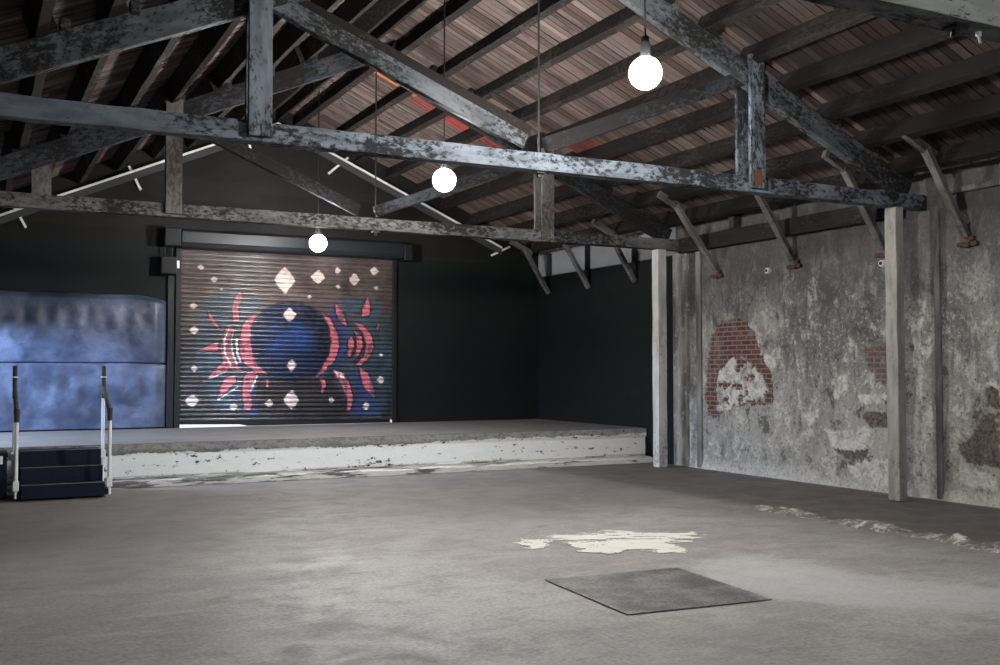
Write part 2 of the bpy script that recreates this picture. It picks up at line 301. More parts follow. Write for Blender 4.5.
# back wall: black paint below, dark boards in the gable
k = NT('black_painted_wall'); g = k.attr('grain')
a = k.noise(g, 1.1, 7, .6); b = k.noise(g, 8, 7, .7)
zz = k.n('ShaderNodeSeparateXYZ', i0=g)
bv = k.n('ShaderNodeCombineXYZ', i0=zz.outputs[0], i1=zz.outputs[2], i2=0.)
br = k.n('ShaderNodeTexBrick', Vector=bv, Color1=(.0065, .006, .0058, 1), Color2=(.0115, .0105, .0098, 1), Mortar=(.006, .006, .006, 1), Scale=1., Mortar_Size=.006, Brick_Width=3.1, Row_Height=.19)
lo = k.mix(a, (.003, .004, .0043), (.007, .0085, .009))
col = k.mix(k.ramp(zz.outputs[2], 3.70, 3.74), lo, br.outputs[0])
col = k.mix(k.math('MULTIPLY', k.ramp(b, .60, .72), .4), col, (.022, .024, .025))
M_black = k.fin(col, k.ramp(a, .3, .7, .6, .8), k.bump(b, .35, .006), .18)

k = NT('smeared_grey_plaster'); g = k.attr('grain'); a = k.noise(k.map(g, (1, 4, .7)), 1.2, 8, .7); b = k.noise(g, 7, 8, .7)
col = k.mix(k.ramp(a, .35, .65), (.10, .10, .10), (.29, .28, .265)); col = k.mix(k.math('MULTIPLY', k.ramp(b, .55, .68), .8), col, (.46, .45, .42))
M_plaster = k.fin(col, .9, k.bump(b, .6, .012), .2)
k = NT('dark_wall_strip'); g = k.attr('grain'); a = k.noise(k.map(g, (1, 4, .7)), 1.6, 8, .7)
M_dkplaster = k.fin(k.mix(k.ramp(a, .35, .7), (.06, .06, .06), (.2, .195, .185)), .9, k.bump(a, .5, .01), .2)

# stage concrete: grey top band, ragged flaking white below
k = NT('flaking_white_stage_front'); g = k.attr('grain'); z = k.n('ShaderNodeSeparateXYZ', i0=g)
a = k.noise(k.map(g, (1.8, 1, 3)), 1., 8, .7); b = k.noise(k.map(g, (1, 1, 1.6)), 9, 8, .72); c3 = k.noise(k.map(g, (.6, 1, 7)), 2.6, 7, .7)
f = k.math('ADD', z.outputs[2], k.math('MULTIPLY', k.math('SUBTRACT', a, .5), .26))
f = k.math('ADD', f, k.math('MULTIPLY', z.outputs[0], -.0065))
grey = k.mix(k.ramp(b, .3, .6), (.13, .13, .127), (.30, .30, .29)); wh = k.mix(b, (.74, .775, .79), (.86, .89, .9))
wh = k.mix(k.math('MULTIPLY', k.ramp(z.outputs[0], 6.5, 10.), .4), wh, (.55, .51, .42))
col = k.mix(k.ramp(f, .405, .412), wh, grey)
chip = k.math('MAXIMUM', k.ramp(k.math('ADD', b, k.math('MULTIPLY', c3, .6)), .915, .95), k.math('MULTIPLY', k.ramp(b, .55, .60), k.math('MULTIPLY', k.ramp(f, .37, .40), k.ramp(f, .43, .415))))
col = k.mix(chip, col, (.045, .043, .042))
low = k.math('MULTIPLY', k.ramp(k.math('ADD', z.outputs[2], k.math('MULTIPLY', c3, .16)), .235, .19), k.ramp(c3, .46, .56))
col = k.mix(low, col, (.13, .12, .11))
M_stagefront = k.fin(col, .8, k.bump(k.math('ADD', b, k.ramp(f, .405, .412, 1., 0.)), .5, .01), .25)
k = NT('streaked_white_curb'); g = k.attr('grain'); z = k.n('ShaderNodeSeparateXYZ', i0=g)
c3 = k.noise(k.map(g, (.7, 5, 9)), 2.2, 8, .72); b = k.noise(g, 9, 8, .7)
f = k.math('ADD', c3, k.math('MULTIPLY', z.outputs[0], .012))
M_curb = k.fin(k.mix(k.ramp(f, .50, .56), k.mix(b, (.05, .048, .045), (.16, .155, .15)), k.mix(b, (.42, .42, .40), (.66, .66, .63))), .85, k.bump(b, .5, .01), .15)
k = NT('stage_floor'); g = k.attr('grain'); a = k.noise(g, .9, 8, .65); b = k.noise(g, 14, 6, .7)
M_stagetop = k.fin(k.mix(b, k.mix(k.ramp(a, .3, .7), (.06, .052, .047), (.14, .125, .115)), (.12, .11, .10)), .65, k.bump(b, .3, .006), .3)

k = NT('painted_shutter'); c = k.attr('mural', 'Color'); g = k.attr('grain'); b = k.noise(k.map(g, (3, 1, 40)), 2.5, 6, .7)
c = k.mix(k.math('MULTIPLY', k.ramp(b, .55, .75), .5), c, k.mix(1., c, (.3, .3, .3), 'MULTIPLY'))
M_shutter = k.fin(c, k.ramp(b, .3, .7, .24, .4), k.bump(b, .15, .003), .6)

k = NT('blue_vinyl_sheet'); g = k.attr('grain'); a = k.noise(g, 1.4, 6, .6); b = k.noise(k.map(g, (1, 1, 2)), 6, 7, .65)
c = k.mix(k.ramp(a, .35, .7), (.018, .026, .052), (.085, .105, .165)); c = k.mix(k.math('MULTIPLY', k.ramp(b, .58, .72), .45), c, (.02, .028, .05))
M_vinyl = k.fin(c, k.ramp(b, .3, .7, .38, .6), k.bump(b, .45, .015), .45)

k = NT('diamond_plate_steel'); g = k.attr('grain')
w1 = k.n('ShaderNodeTexWave', {'wave_type': 'BANDS', 'bands_direction': 'DIAGONAL'}, Vector=g, Scale=26., Distortion=0.)
w2 = k.n('ShaderNodeTexWave', {'wave_type': 'BANDS', 'bands_direction': 'DIAGONAL'}, Vector=k.map(g, (-1, 1, 1)), Scale=26.)
a = k.noise(g, 2.6, 7, .65); b = k.noise(g, 45, 4, .6)
pt = k.math('MULTIPLY', w1.outputs[1], w2.outputs[1])
c = k.mix(k.ramp(a, .35, .68), (.085, .082, .08), (.22, .212, .20)); c = k.mix(k.ramp(pt, .3, .6), c, k.mix(1., c, (1.9, 1.9, 1.9), 'MULTIPLY')); c = k.mix(k.ramp(b, .4, .6), k.mix(1., c, (.6, .6, .6), 'MULTIPLY'), c)
c = k.mix(k.math('MULTIPLY', k.ramp(a, .62, .72), .35), c, (.15, .085, .05))
M_tread = k.fin(c, .5, k.bump(pt, .5, .006), .4, .25)

k = NT('spilt_white_paint'); g = k.attr('grain'); a = k.noise(k.map(g, (1, 1.6, 1)), 5, 8, .7)
M_spill = k.fin(k.mix(k.ramp(a, .30, .46), (.34, .325, .30), (.60, .59, .54)), .6, k.bump(a, .3, .004), .4)
k = NT('broken_concrete'); g = k.attr('grain'); a = k.noise(g, 9, 8, .72)
M_rubble = k.fin(k.mix(k.ramp(a, .45, .66), (.13, .115, .105), (.48, .46, .43)), .95, k.bump(a, .8, .02), .15)

k = NT('glowing_bulb'); k.t.nodes.remove(k.b)
em = k.n('ShaderNodeEmission', Color=(1., .98, .955, 1), Strength=BULB); k.t.links.new(em.outputs[0], k.out.inputs[0]); M_bulb = k.m
# ------------------------------------------------------------------ layout (metres): x to the right, y into the room, z up
XR, XL, YB, YN = 10.43, -0.55, 18.5, -4.0          # walls
ZS = .57                                           # stage height
Y1, Y2, Y0 = 8.857, 13.687, 4.0                   # truss planes
RIDGE, M = 4.95, .44
chord_bot = lambda x: 5.93 - M * abs(x - RIDGE)
chord_top = lambda x: 6.17 - M * abs(x - RIDGE)
deck_z = lambda x: 6.425 - M * abs(x - RIDGE)

# ------------------------------------------------------------------ floor
xs = np.concatenate([[XL - .3, 0, .6, 1.2, 1.8, 2.4], np.arange(3., 9.2, .04), [9.6, 10.1, XR + .2]])
ys = np.concatenate([[YN - .3, -2, 0, 2, 3, 4], np.arange(4.4, 10., .04), [10.5, 11, 12, 13, 14, 15, YB + .2]])
X, Y = np.meshgrid(xs, ys, indexing='ij')
wx = X + .10 * fbm(X * 2, Y * 2, 3); wy = Y + .10 * fbm(X * 2, Y * 2, 4)
pale = sum(inside(X + .3 * k_ * fbm(X * 1.5, Y * 1.5, 3 + i_) , Y + .3 * k_ * fbm(X * 1.5, Y * 1.5, 13 + i_), FM['pale'][0]).astype(float) for i_, k_ in enumerate((.2, .5, .8, 1.1, 1.4, 1.8))) / 6
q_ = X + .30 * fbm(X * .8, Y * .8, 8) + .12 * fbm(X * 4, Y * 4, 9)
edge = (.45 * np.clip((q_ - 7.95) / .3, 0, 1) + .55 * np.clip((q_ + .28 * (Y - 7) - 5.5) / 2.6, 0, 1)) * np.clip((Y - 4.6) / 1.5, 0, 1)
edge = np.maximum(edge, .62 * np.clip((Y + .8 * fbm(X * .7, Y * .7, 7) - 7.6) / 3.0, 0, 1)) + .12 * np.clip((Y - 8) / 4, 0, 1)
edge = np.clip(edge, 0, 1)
Z = .004 * fbm(X * 1.2, Y * 1.2, 11)
struct(grid_obj('floor', np.stack([X, Y, Z - .004], -1), M_floor, {'fm': np.stack([pale, edge, 0 * X], -1)}))

# ------------------------------------------------------------------ right wall (fine in the part the photo shows)
ys = np.concatenate([np.arange(YN, 6.6, .5), np.arange(6.6, 13.9, .022), np.arange(13.9, YB + .06, .15)])
zs = np.linspace(0, 3.98, 182)
Y, Z = np.meshgrid(ys, zs, indexing='ij')
wy = Y + .14 * fbm(Y * 3.5, Z * 3.5, 21, 6, .68); wz = Z + .11 * fbm(Y * 3.5, Z * 3.5, 22, 6, .68)
msk = {}
for key in ('brick', 'lime', 'dark'):
    r = np.zeros_like(Y)
    for ip, p in enumerate(WM[key]): r = np.maximum(r, inside(wy, wz, p).astype(float) * (.5 if key == 'brick' and ip else 1.))
    msk[key] = r
msk['brick'] *= 1 - msk['lime'] * (fbm(Y * 7, Z * 9, 29) < .22)
msk['dark'] = np.maximum(msk['dark'], .55 * inside(wy, wz, WM['brick'][1]))
rough = fbm(Y * 8, Z * 8, 25); foot = np.maximum(np.clip(1 - Z / .16, 0, 1), 0) * (Y < 13.9)
foot_l = np.clip(1.15 - Z / .22 + .5 * fbm(Y * 5, Z * 5, 26), 0, 1) * (Y < 13.9)
Xw = XR + .022 * msk['brick'] - .012 * msk['lime'] + .010 * msk['dark'] + .006 * rough - .03 * foot
lime = np.maximum(msk['lime'] * np.clip(.7 + 1.6 * fbm(Y * 9, Z * 9, 27), 0, 1), .6 * foot_l)
blk = ((Y > 13.86) & (Z < 3.48)).astype(float); pan = ((Y > 13.86) & (Z >= 3.48)).astype(float)
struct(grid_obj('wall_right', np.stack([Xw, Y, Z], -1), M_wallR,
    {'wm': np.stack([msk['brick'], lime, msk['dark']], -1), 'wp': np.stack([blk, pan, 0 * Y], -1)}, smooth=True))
# other walls
m = MB()
gx0, gx1, gz = 3.24, 7.22, 3.70
zt = lambda x: deck_z(x) - .01
m.prism([(XL, 0), (gx0, 0), (gx0, zt(gx0)), (XL, zt(XL))], 'y', YB, YB + .2)
m.prism([(gx1, 0), (XR + .1, 0), (XR + .1, zt(XR + .1)), (gx1, zt(gx1))], 'y', YB, YB + .2)
m.prism([(gx0, gz), (gx1, gz), (gx1, zt(gx1)), (RIDGE, zt(RIDGE)), (gx0, zt(gx0))], 'y', YB, YB + .2)
m.box((gx0, YB, 0), (gx1, YB + .2, ZS - .02))
struct(m.build('wall_back', M_black))
m = MB(); dl0, dl1, dz = 15.0, 17.7, 2.42            # side door onto the stage, open
m.box((XL - .2, YN, 0), (XL, dl0, 3.92)); m.box((XL - .2, dl1, 0), (XL, YB + .2, 3.92)); m.box((XL - .2, dl0, dz), (XL, dl1, 3.92)); m.box((XL - .2, dl0, 0), (XL, dl1, ZS))
struct(m.build('wall_left', M_black))
m = MB(); o0, o1, oz = -.2, 10.1, 3.3               # wide doorway behind the camera
m.box((XL - .2, YN - .2, 0), (o0, YN, 4.2)); m.box((o1, YN - .2, 0), (XR + .2, YN, 4.2))
m.prism([(XL - .2, 3.9), (o0, oz), (o1, oz), (XR + .2, 3.9), (RIDGE, 6.35)], 'y', YN - .2, YN)
struct(m.build('wall_front', M_plaster))

# ------------------------------------------------------------------ roof boards
vs = []; fs = []; cols = []; gr = []
bx = [0, .62, 1.25, 1.85, 2.45, 3.05, 3.62, 4.22, 4.82, 5.68]
c0 = 1 / math.sqrt(1 + M * M)
accent = [((5.3, 14.88), .14, (.50, .15, .06)), ((5.9, 14.88), .08, (.46, .13, .06)), ((7.2, 15.0), .22, (.24, .05, .04)), ((6.65, 15.0), .15, (.2, .05, .04)), ((7.75, 14.9), .2, (.2, .05, .045)), ((3.3, 16.7), .2, (.42, .08, .03)), ((1.5, 17.9), .2, (.26, .07, .035)), ((8.5, 13.2), .4, (.17, .06, .05))]  # orange entries paint sunlight leaking through the roof; dull red ones are red panels
y = YN - .3
while y < YB + .3:
    w = random.choice((.10, .11, .115, .125))
    for sgn in (1, -1):
        i = 0
        rowt = random.uniform(.75, 1.2)
        while i < 9:
            jn = min(9, i + (1 if any(abs(y - q[0][1]) < q[1] + .1 for q in accent) else random.choice((2, 3, 3, 4)))); a, b = bx[i], bx[jn]; i = jn
            dz_ = random.uniform(-.006, .006)
            xa, xb = RIDGE + sgn * a, RIDGE + sgn * b
            xm, ym = (xa + xb) / 2, y + w / 2
            t = random.random(); base = (.155, .115, .107) if t < .5 else (.19, .15, .14) if t < .8 else (.115, .08, .07)
            f = random.uniform(.7, 1.25) * rowt * (.62 if ym > Y1 else .24); c = tuple(q * f for q in base)  # near-bay boards darkened in colour, partly for the lamp's falloff, partly browner wood
            for (ax_, ay_), rr, ac in accent:
                if abs(ym - ay_) < rr and abs(xm - ax_) < .32: c = tuple(q * random.uniform(.8, 1.15) for q in ac)
            o = len(vs); off = (random.uniform(0, 40), random.uniform(0, 40), 0)
            for zz_ in (0, .022):
                for xx, yy in ((xa, y), (xb, y), (xb, y + w - .013), (xa, y + w - .013)):
                    vs.append((xx, yy, deck_z(xx) + dz_ + zz_)); gr.append((xx + off[0], yy + off[1], 0)); cols.append((*c, 1))
            fs += [(o + 3, o + 2, o + 1, o), (o + 4, o + 5, o + 6, o + 7), (o, o + 1, o + 5, o + 4), (o + 1, o + 2, o + 6, o + 5), (o + 2, o + 3, o + 7, o + 6), (o + 3, o, o + 4, o + 7)]
    y += w
for sgn in (1, -1):                                 # tin on top of the boards
    o = len(vs)
    for zz_ in (.03, .045):
        for xx, yy in ((RIDGE, YN - .3), (RIDGE + sgn * 5.75, YN - .3), (RIDGE + sgn * 5.75, YB + .35), (RIDGE, YB + .35)):
            vs.append((xx, yy, deck_z(xx) + zz_)); gr.append((xx, yy, 0)); cols.append((.03, .02, .018, 1))
    fs += [(o + 3, o + 2, o + 1, o), (o + 4, o + 5, o + 6, o + 7), (o, o + 1, o + 5, o + 4), (o + 1, o + 2, o + 6, o + 5), (o + 2, o + 3, o + 7, o + 6), (o + 3, o, o + 4, o + 7)]
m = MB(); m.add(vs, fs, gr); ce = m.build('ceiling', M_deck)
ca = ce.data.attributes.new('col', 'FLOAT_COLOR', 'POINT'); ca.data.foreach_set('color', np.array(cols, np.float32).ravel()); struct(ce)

# ------------------------------------------------------------------ trusses
def truss(y, label, tie_mat, chord_mat, qmat, stub=False, strap=False, tw=.16, xo=0.):
    t = empty('roof_truss', (RIDGE, y, 3.53)); tag(t, label, 'roof truss', 'timber roof trusses')
    MB().beam((XL, y, 3.615), (XR - .04, y, 3.615), tw, .175, seg=.25, jit=.005).build('tie_beam', tie_mat, t, .008)
    for s in (1, -1):
        x0, x1 = RIDGE, RIDGE + s * 5.2
        MB().beam((x0, y, 6.03), (x1, y, 6.03 - M * 5.2), .11, .26, seg=.3).build('top_chord', chord_mat, t, .008)
        xq = RIDGE + xo + s * 2.78
        MB().beam((xq - .02 * s, y - .105, 3.565), (xq - .02 * s, y - .105, 5.05), .205, .05, (0, 1, 0)).build('queen_post', qmat, t, .005)
        MB().beam((xq - .04 * s, y + .105, 3.56), (xq - .04 * s, y + .105, 4.86), .19, .05, (0, 1, 0)).build('queen_post', qmat, t, .005)
        MB().beam((RIDGE + s * .12, y, 3.80), (xq - s * .14, y, 4.80), .09, .16, seg=.3).build('strut', M_chord if s < 0 and strap else M_strut, t, .006)
        if s < 0 and strap: MB().beam((RIDGE + s * .02, y + .07, 3.92), (xq - s * .14, y + .07, 4.93), .06, .15, seg=.3).build('strut', M_purlin, t, .006)  # dark plank added in place of the shadow band above the left strut
        for xp in RX if s > 0 else LX:
            xc = xp + .055
            if abs(xc - RIDGE) < .3 or xc > 9.6 or xc < .3: continue
            MB().box((xc + .045, y - .06, chord_top(xc + .07) - .03), (xc + .125, y + .06, chord_top(xc + .07) + .10)).build('purlin_cleat', chord_mat, t, .008)
        if stub and s < 0:
            MB().beam((.75, y - .02, 3.7), (.75, y - .02, 4.12), .22, .07, (0, 1, 0)).build('stub_post', qmat, t, .005)
    m = MB(); m.cyl((RIDGE + .05 + xo * .7, y, 3.50), (RIDGE + .05 + xo * .7, y, 6.0), .011, seg=8); m.box((RIDGE + xo * .7, y - .05, 3.505), (RIDGE + .1 + xo * .7, y + .05, 3.53)); m.cyl((RIDGE + .05 + xo * .7, y, 3.47), (RIDGE + .05 + xo * .7, y, 3.51), .025, seg=6)
    m.build('king_rod', M_iron, t)
    if strap: MB().box((RIDGE + 2.70, y - .137, 3.60), (RIDGE + 2.80, y - .13, 3.76)).build('iron_strap', M_rust, t)
    return t
RX = [5.30, 5.90, 6.50, 7.10, 7.70, 8.25, 8.85, 9.45, 10.05]; LX = [4.60, 4.02, 3.43, 2.86, 2.26, 1.67, 1.03, .50, -.1]
truss(Y0, 'white peeling roof truss beam crossing the top right corner, closest to the viewer', M_chord, M_chord, M_beam, tw=.19)
fb = MB().beam((XL, Y0 - .108, 3.63), (XR - .04, Y0 - .108, 3.63), .02, .20, seg=.2, jit=.004).build('lit_front_board', M_white, None, .004)  # added board carries the daylit front face; beam itself coloured as its shaded underside
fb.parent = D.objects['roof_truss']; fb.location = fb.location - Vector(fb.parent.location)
truss(Y1, 'blue-grey flaking timber roof truss spanning the room in front of the two nearer lamps', M_beam, M_chord, M_beam, strap=True)
truss(Y2, 'darker timber roof truss just in front of the stage, resting on the far post', M_beam2, M_strut, M_brace, stub=True, xo=.11)

# ------------------------------------------------------------------ purlins, one per bay, lapped at each truss
cam_p = None
def px(P):
    v = Vector(P) - CAM_LOC; z = v.dot(CF)
    return None if z < .3 else (500 + FPX * v.dot(CR) / z, 332.5 - FPX * v.dot(CU) / z)
ordw = ['first', 'second', 'third', 'fourth', 'fifth', 'sixth', 'seventh', 'eighth', 'ninth']
bays = [(Y0 - .1, Y1 + .12, -.03, 'bay nearest the viewer'),
        (Y1 - .12, Y2 + .12, .04, 'middle bay between two trusses'),
        (Y2 - .12, YB, -.03, 'back bay over the stage')]
for ya, yb, dx, bay in bays:
    for side, xs_ in (('right', RX), ('left', LX)):
        for i, x in enumerate(xs_):
            vis = False
            for tt in np.linspace(0, 1, 30):
                p = px((x, ya + (yb - ya) * tt, chord_top(x)))
                if p and -40 < p[0] < 1040 and -40 < p[1] < 700: vis = True
            if not vis: continue
            xx = x + dx; s = 1 if side == 'right' else -1
            nrm = Vector((s * M, 0, 1)).normalized(); c = Vector((xx, 0, chord_top(xx))) + nrm * .1125
            o = MB().beam((c.x, ya, c.z), (c.x, yb, c.z), .10, .225, nrm, .45, .005).build('roof_purlin', M_purlin, None, .006)
            tag(o, f'{ordw[i]} purlin down from the ridge, {side} roof slope, {bay}', 'roof beam', 'roof purlins')
for ya, yb, w in ((Y1 + .06, Y2 - .06, 'behind the blue-grey truss'), (Y2 + .06, YB, 'over the stage')):
    o = MB().beam((RIDGE, ya, 6.24), (RIDGE, yb, 6.24), .045, .23, seg=.4).build('ridge_board', M_purlin, None, .005)
    tag(o, f'dark ridge board along the peak of the roof {w}', 'roof beam')

# ------------------------------------------------------------------ posts and wall timbers
def post(x, y, label, w, mat):
    o = MB().beam((x, y, 0), (x, y, 3.527), w, .175, (0, 1, 0), .25, .004).build('timber_post', mat, None, .01)
    tag(o, label, 'post', 'timber posts along the right wall')
post(9.93, Y1, 'worn whitish timber post standing against the plaster wall under the blue-grey truss', .13, M_post2)
post(9.97, Y2, 'narrow pale timber post at the right end of the stage, farther of the two posts', .165, M_post)
o = MB().beam((10.35, Y1 + .3, 3.595), (10.35, Y2 - .1, 3.595), .13, .24, seg=.4).build('wall_plate', M_plate, None, .008)
tag(o, 'dark horizontal timber along the top of the plaster wall between the two posts', 'beam')
o = MB().beam((10.34, 12.25, 3.717), (10.34, 12.25, 3.93), .14, .12, (0, 1, 0)).build('stub_post', M_plate, None, .006)
tag(o, 'short dark upright standing on the horizontal wall timber under the roof', 'post')
def wall_trim(n, lo, hi, mat):
    struct(MB().box(lo, hi).build('trim_%d' % n, mat, None, .012))
wall_trim(1, (10.40, 8.60, 0), (XR + .02, 8.69, 3.55), M_dkplaster)
wall_trim(2, (10.37, 13.50, 0), (XR + .02, 13.87, 3.5), M_plaster)
wall_trim(3, (10.37, YN, 3.66), (XR + .02, 8.5, 3.73), M_dkplaster)
wall_trim(4, (10.40, 13.17, 0), (XR + .02, 13.30, 3.5), M_dkplaster)
for n, yy in ((5, 15.0), (6, 16.55), (7, 18.0)): wall_trim(n, (10.36, yy - .05, 3.47), (XR + .02, yy + .05, 3.93), M_plate)
# rake boards on the gable
for n, s in ((8, -1), (9, 1)):
    f = lambda d: 6.10 - M * d
    struct(MB().prism([(RIDGE, f(0) - .17), (RIDGE, f(0) - .05), (RIDGE + s * 4.6, f(4.6) - .05), (RIDGE + s * 4.6, f(4.6) - .17)], 'y', YB - .05, YB).build('trim_%d' % n, M_rake))
    struct(MB().prism([(RIDGE, f(0) - .05), (RIDGE, f(0) - .012), (RIDGE + s * 4.6, f(4.6) - .012), (RIDGE + s * 4.6, f(4.6) - .05)], 'y', YB - .08, YB).build('trim_%d' % (n + 2), M_batten))  # white strip paints the daylit top edge of the rake board

near_l = ['beyond the near post at right edge', 'just beside the near post', 'midway between the two posts', 'just in front of the far post',
          'nearest of three above the stage', 'middle of three above the stage', 'farthest of three above the stage']
for (yy, xh, zh), nl in zip(((8.21, 9.72, 4.10), (9.45, 9.72, 4.10), (11.07, 9.70, 4.10), (12.77, 9.62, 4.10), (15.0, 9.85, 3.98), (16.52, 9.85, 3.98), (18.03, 9.85, 3.98)), near_l):
    t = empty('knee_brace', (10.40, yy, 3.05)); tag(t, f'timber knee brace from right wall to roof, {nl}', 'brace', 'knee braces on the right wall')
    MB().beam((10.40, yy, 3.12), (xh, yy, zh), .10, .065, (0, 0, 1), .25).build('brace_board', M_brace, t, .005)
    MB().beam((xh + .16, yy, zh - .07), (xh - .32, yy, zh + .15), .07, .10, (0, 0, 1), .25).build('brace_head', M_brace, t, .005)
    if yy < 14:
        m = MB()
        for dy, dz_, hh in ((-.10, -.02, .055), (0.0, -.03, .06), (.085, -.015, .05), (-.06, .045, .05)): m.box((10.375, yy + dy - .045, 3.03 + dz_), (10.436, yy + dy + .04, 3.03 + dz_ + hh))
        m.build('brick_seat', M_redbrick, t, .008)
for (xa, za, xb, zb), nl in zip(((.8, 3.9, .6, 4.26), (2.58, 4.66, 2.38, 5.06), (4.5, 5.42, 4.36, 5.9), (5.92, 5.24, 6.3, 5.58), (9.33, 3.88, 9.75, 4.08)),
        ('leftmost, above the blue sheet', 'left of the shutter', 'above the shutter left of the lamp', 'above the shutter behind the middle lamp', 'rightmost, near the stage corner')):
    o = MB().beam((xa, YB - .02, za), (xb, YB - .02, zb), .038, .05, (0, 1, 0)).build('gable_strut', M_batten, None, .006)
    tag(o, f'short white strut at back gable, {nl}', 'strut', 'white gable struts')

# ------------------------------------------------------------------ pendant lamps
for (yy, zz_), nl in zip(((6.97, 4.02), (11.04, 3.80), (15.97, 3.60)), ('nearest and highest of three', 'middle of three, under blue-grey truss beam', 'farthest of three, before the shutter')):
    t = empty('pendant_lamp', (RIDGE, yy, zz_)); tag(t, f'lit pendant bulb on black cord, {nl}', 'lamp', 'pendant lamps under the ridge')
    MB().cyl((RIDGE, yy, zz_ + .30), (RIDGE, yy, 6.115), .009, seg=8).build('cord', M_cord, t)
    MB().lathe([(0, .31), (.03, .305), (.04, .25), (.045, .16), (.055, .13), (.05, .10)], (RIDGE, yy, zz_)).build('socket', M_blackbox, t, smooth=True)
    R = .135
    MB().lathe([(.03, .150)] + [(R * math.sin(a), R * math.cos(a)) for a in np.linspace(.3, math.pi - .001, 16)], (RIDGE, yy, zz_)).build('bulb', M_bulb, t, smooth=True)

# ------------------------------------------------------------------ stage
t = empty('stage', (4.9, 16.5, 0)); tag(t, 'low concrete stage with flaking white front across the back of the room', 'stage')
m = MB(); m.box((XL + .005, 14.76, ZS - .12), (XR - .01, YB - .003, ZS)); m.build('stage_floor', M_stagetop, t, .012)
xs = np.linspace(XL + .005, XR - .01, 220); zs = np.linspace(.0, ZS - .004, 24)
X, Z = np.meshgrid(xs, zs, indexing='ij')
lip = np.clip((Z - .43 - .02 * fbm(X * 1.3, X * 0 + 2, 31)) / .02, 0, 1)
Yf = 14.74 - .035 * lip + .008 * fbm(X * 5, Z * 9, 32)
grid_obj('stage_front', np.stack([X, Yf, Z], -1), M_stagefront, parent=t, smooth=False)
m = MB(); n = 120; vs = []; fs = []
for i in range(n + 1):
    x = XL + .01 + (XR - .04 - XL) * i / n; e = .03 * float(fbm(np.array([x * 2.5]), np.array([.5]), 33)[0]); hh = .10 + .025 * float(fbm(np.array([x * 3.]), np.array([3.5]), 34)[0])
    vs += [(x, 14.45 + e, 0), (x, 14.47 + e, hh * .7), (x, 14.53 + e, hh), (x, 14.74, hh + .005)]
for i in range(n):
    for q in range(3): fs.append((i * 4 + q, i * 4 + q + 4, i * 4 + q + 5, i * 4 + q + 1))
m.add(vs, fs); m.build('curb', M_curb, t)

# ------------------------------------------------------------------ portable steps
t = empty('stage_steps', (1.05, 14.2, 0)); tag(t, 'dark navy portable stage steps with two white handrails', 'steps')
y0 = 13.60
for i in range(3):
    ya = y0 + .22 * i
    MB().box((.58, ya, (.02 if i == 0 else .19 * i - .004)), (1.52, 14.40, .185 + .19 * i)).build('step', M_carpet, t, .004)
    MB().box((.58, ya - .004, .183 + .19 * i), (1.52, ya + .03, .189 + .19 * i)).build('nosing', M_nosing, t)
for xx in (.64, 1.46): MB().cyl((xx, y0 + .06, -.002), (xx, y0 + .06, .03), .035).build('foot', M_blackbox, t)
for xx, s in ((.525, -1), (1.575, 1)):
    r = empty('handrail', (xx, 14.2, 0)); r.parent = t; r.location = (xx - 1.05, 0, 0)
    class _P: pass
    def hb(m_, nm, mat, **kw):
        o = m_.build(nm, mat, None, **kw); L = Vector(o.location); o.parent = r; o.location = L - Vector((xx, 14.2, 0)); return o
    hb(MB().cyl((xx, y0 + .04, .03), (xx, y0 + .04, 1.02), .022), 'front_tube', M_tube, smooth=False)
    hb(MB().cyl((xx, 14.37, .03), (xx, 14.37, 1.25), .02), 'rear_tube', M_tube)
    m = MB(); m.cyl((xx, y0 + .04, .94), (xx, y0 + .04, 1.06), .03); m.cyl((xx, y0 + .04, 1.05), (xx, 14.37, 1.34), .028); m.cyl((xx, 14.37, 1.2), (xx, 14.37, 1.62), .028); m.cyl((xx, y0 + .04, 1.03), (xx, y0 + .04, 1.10), .034)
    hb(m, 'grip', M_foam)
    for lo, hi in (((xx - .035, y0 + .005, .12), (xx + .035, y0 + .075, .24)), ((xx - .035, 14.335, .42), (xx + .035, 14.405, .53)), ((xx - .033, 14.335, 1.47), (xx + .033, 14.405, 1.485))):
        hb(MB().box(lo, hi), 'bracket', M_tube, bevel=.008)
    MB().box((min(xx, xx - s * .06), y0 + .02, .03), (max(xx, xx - s * .06), 14.40, .10)).build('side_bar', M_carpet, t, .006)

t = empty('equipment_case', (.1, 14.35, 0)); tag(t, 'black equipment case on the floor left of the navy stage steps', 'case')
MB().box((-.35, 13.98, .0), (.44, 14.38, .50)).build('case_body', M_carpet, t, .015)
MB().box((-.36, 13.97, .50), (.45, 14.39, .56)).build('case_lid', M_blackbox, t, .012)
for xx in (-.1, .36): MB().box((xx - .03, 13.955, .42), (xx + .03, 13.98, .52)).build('latch', M_tube, t, .006)

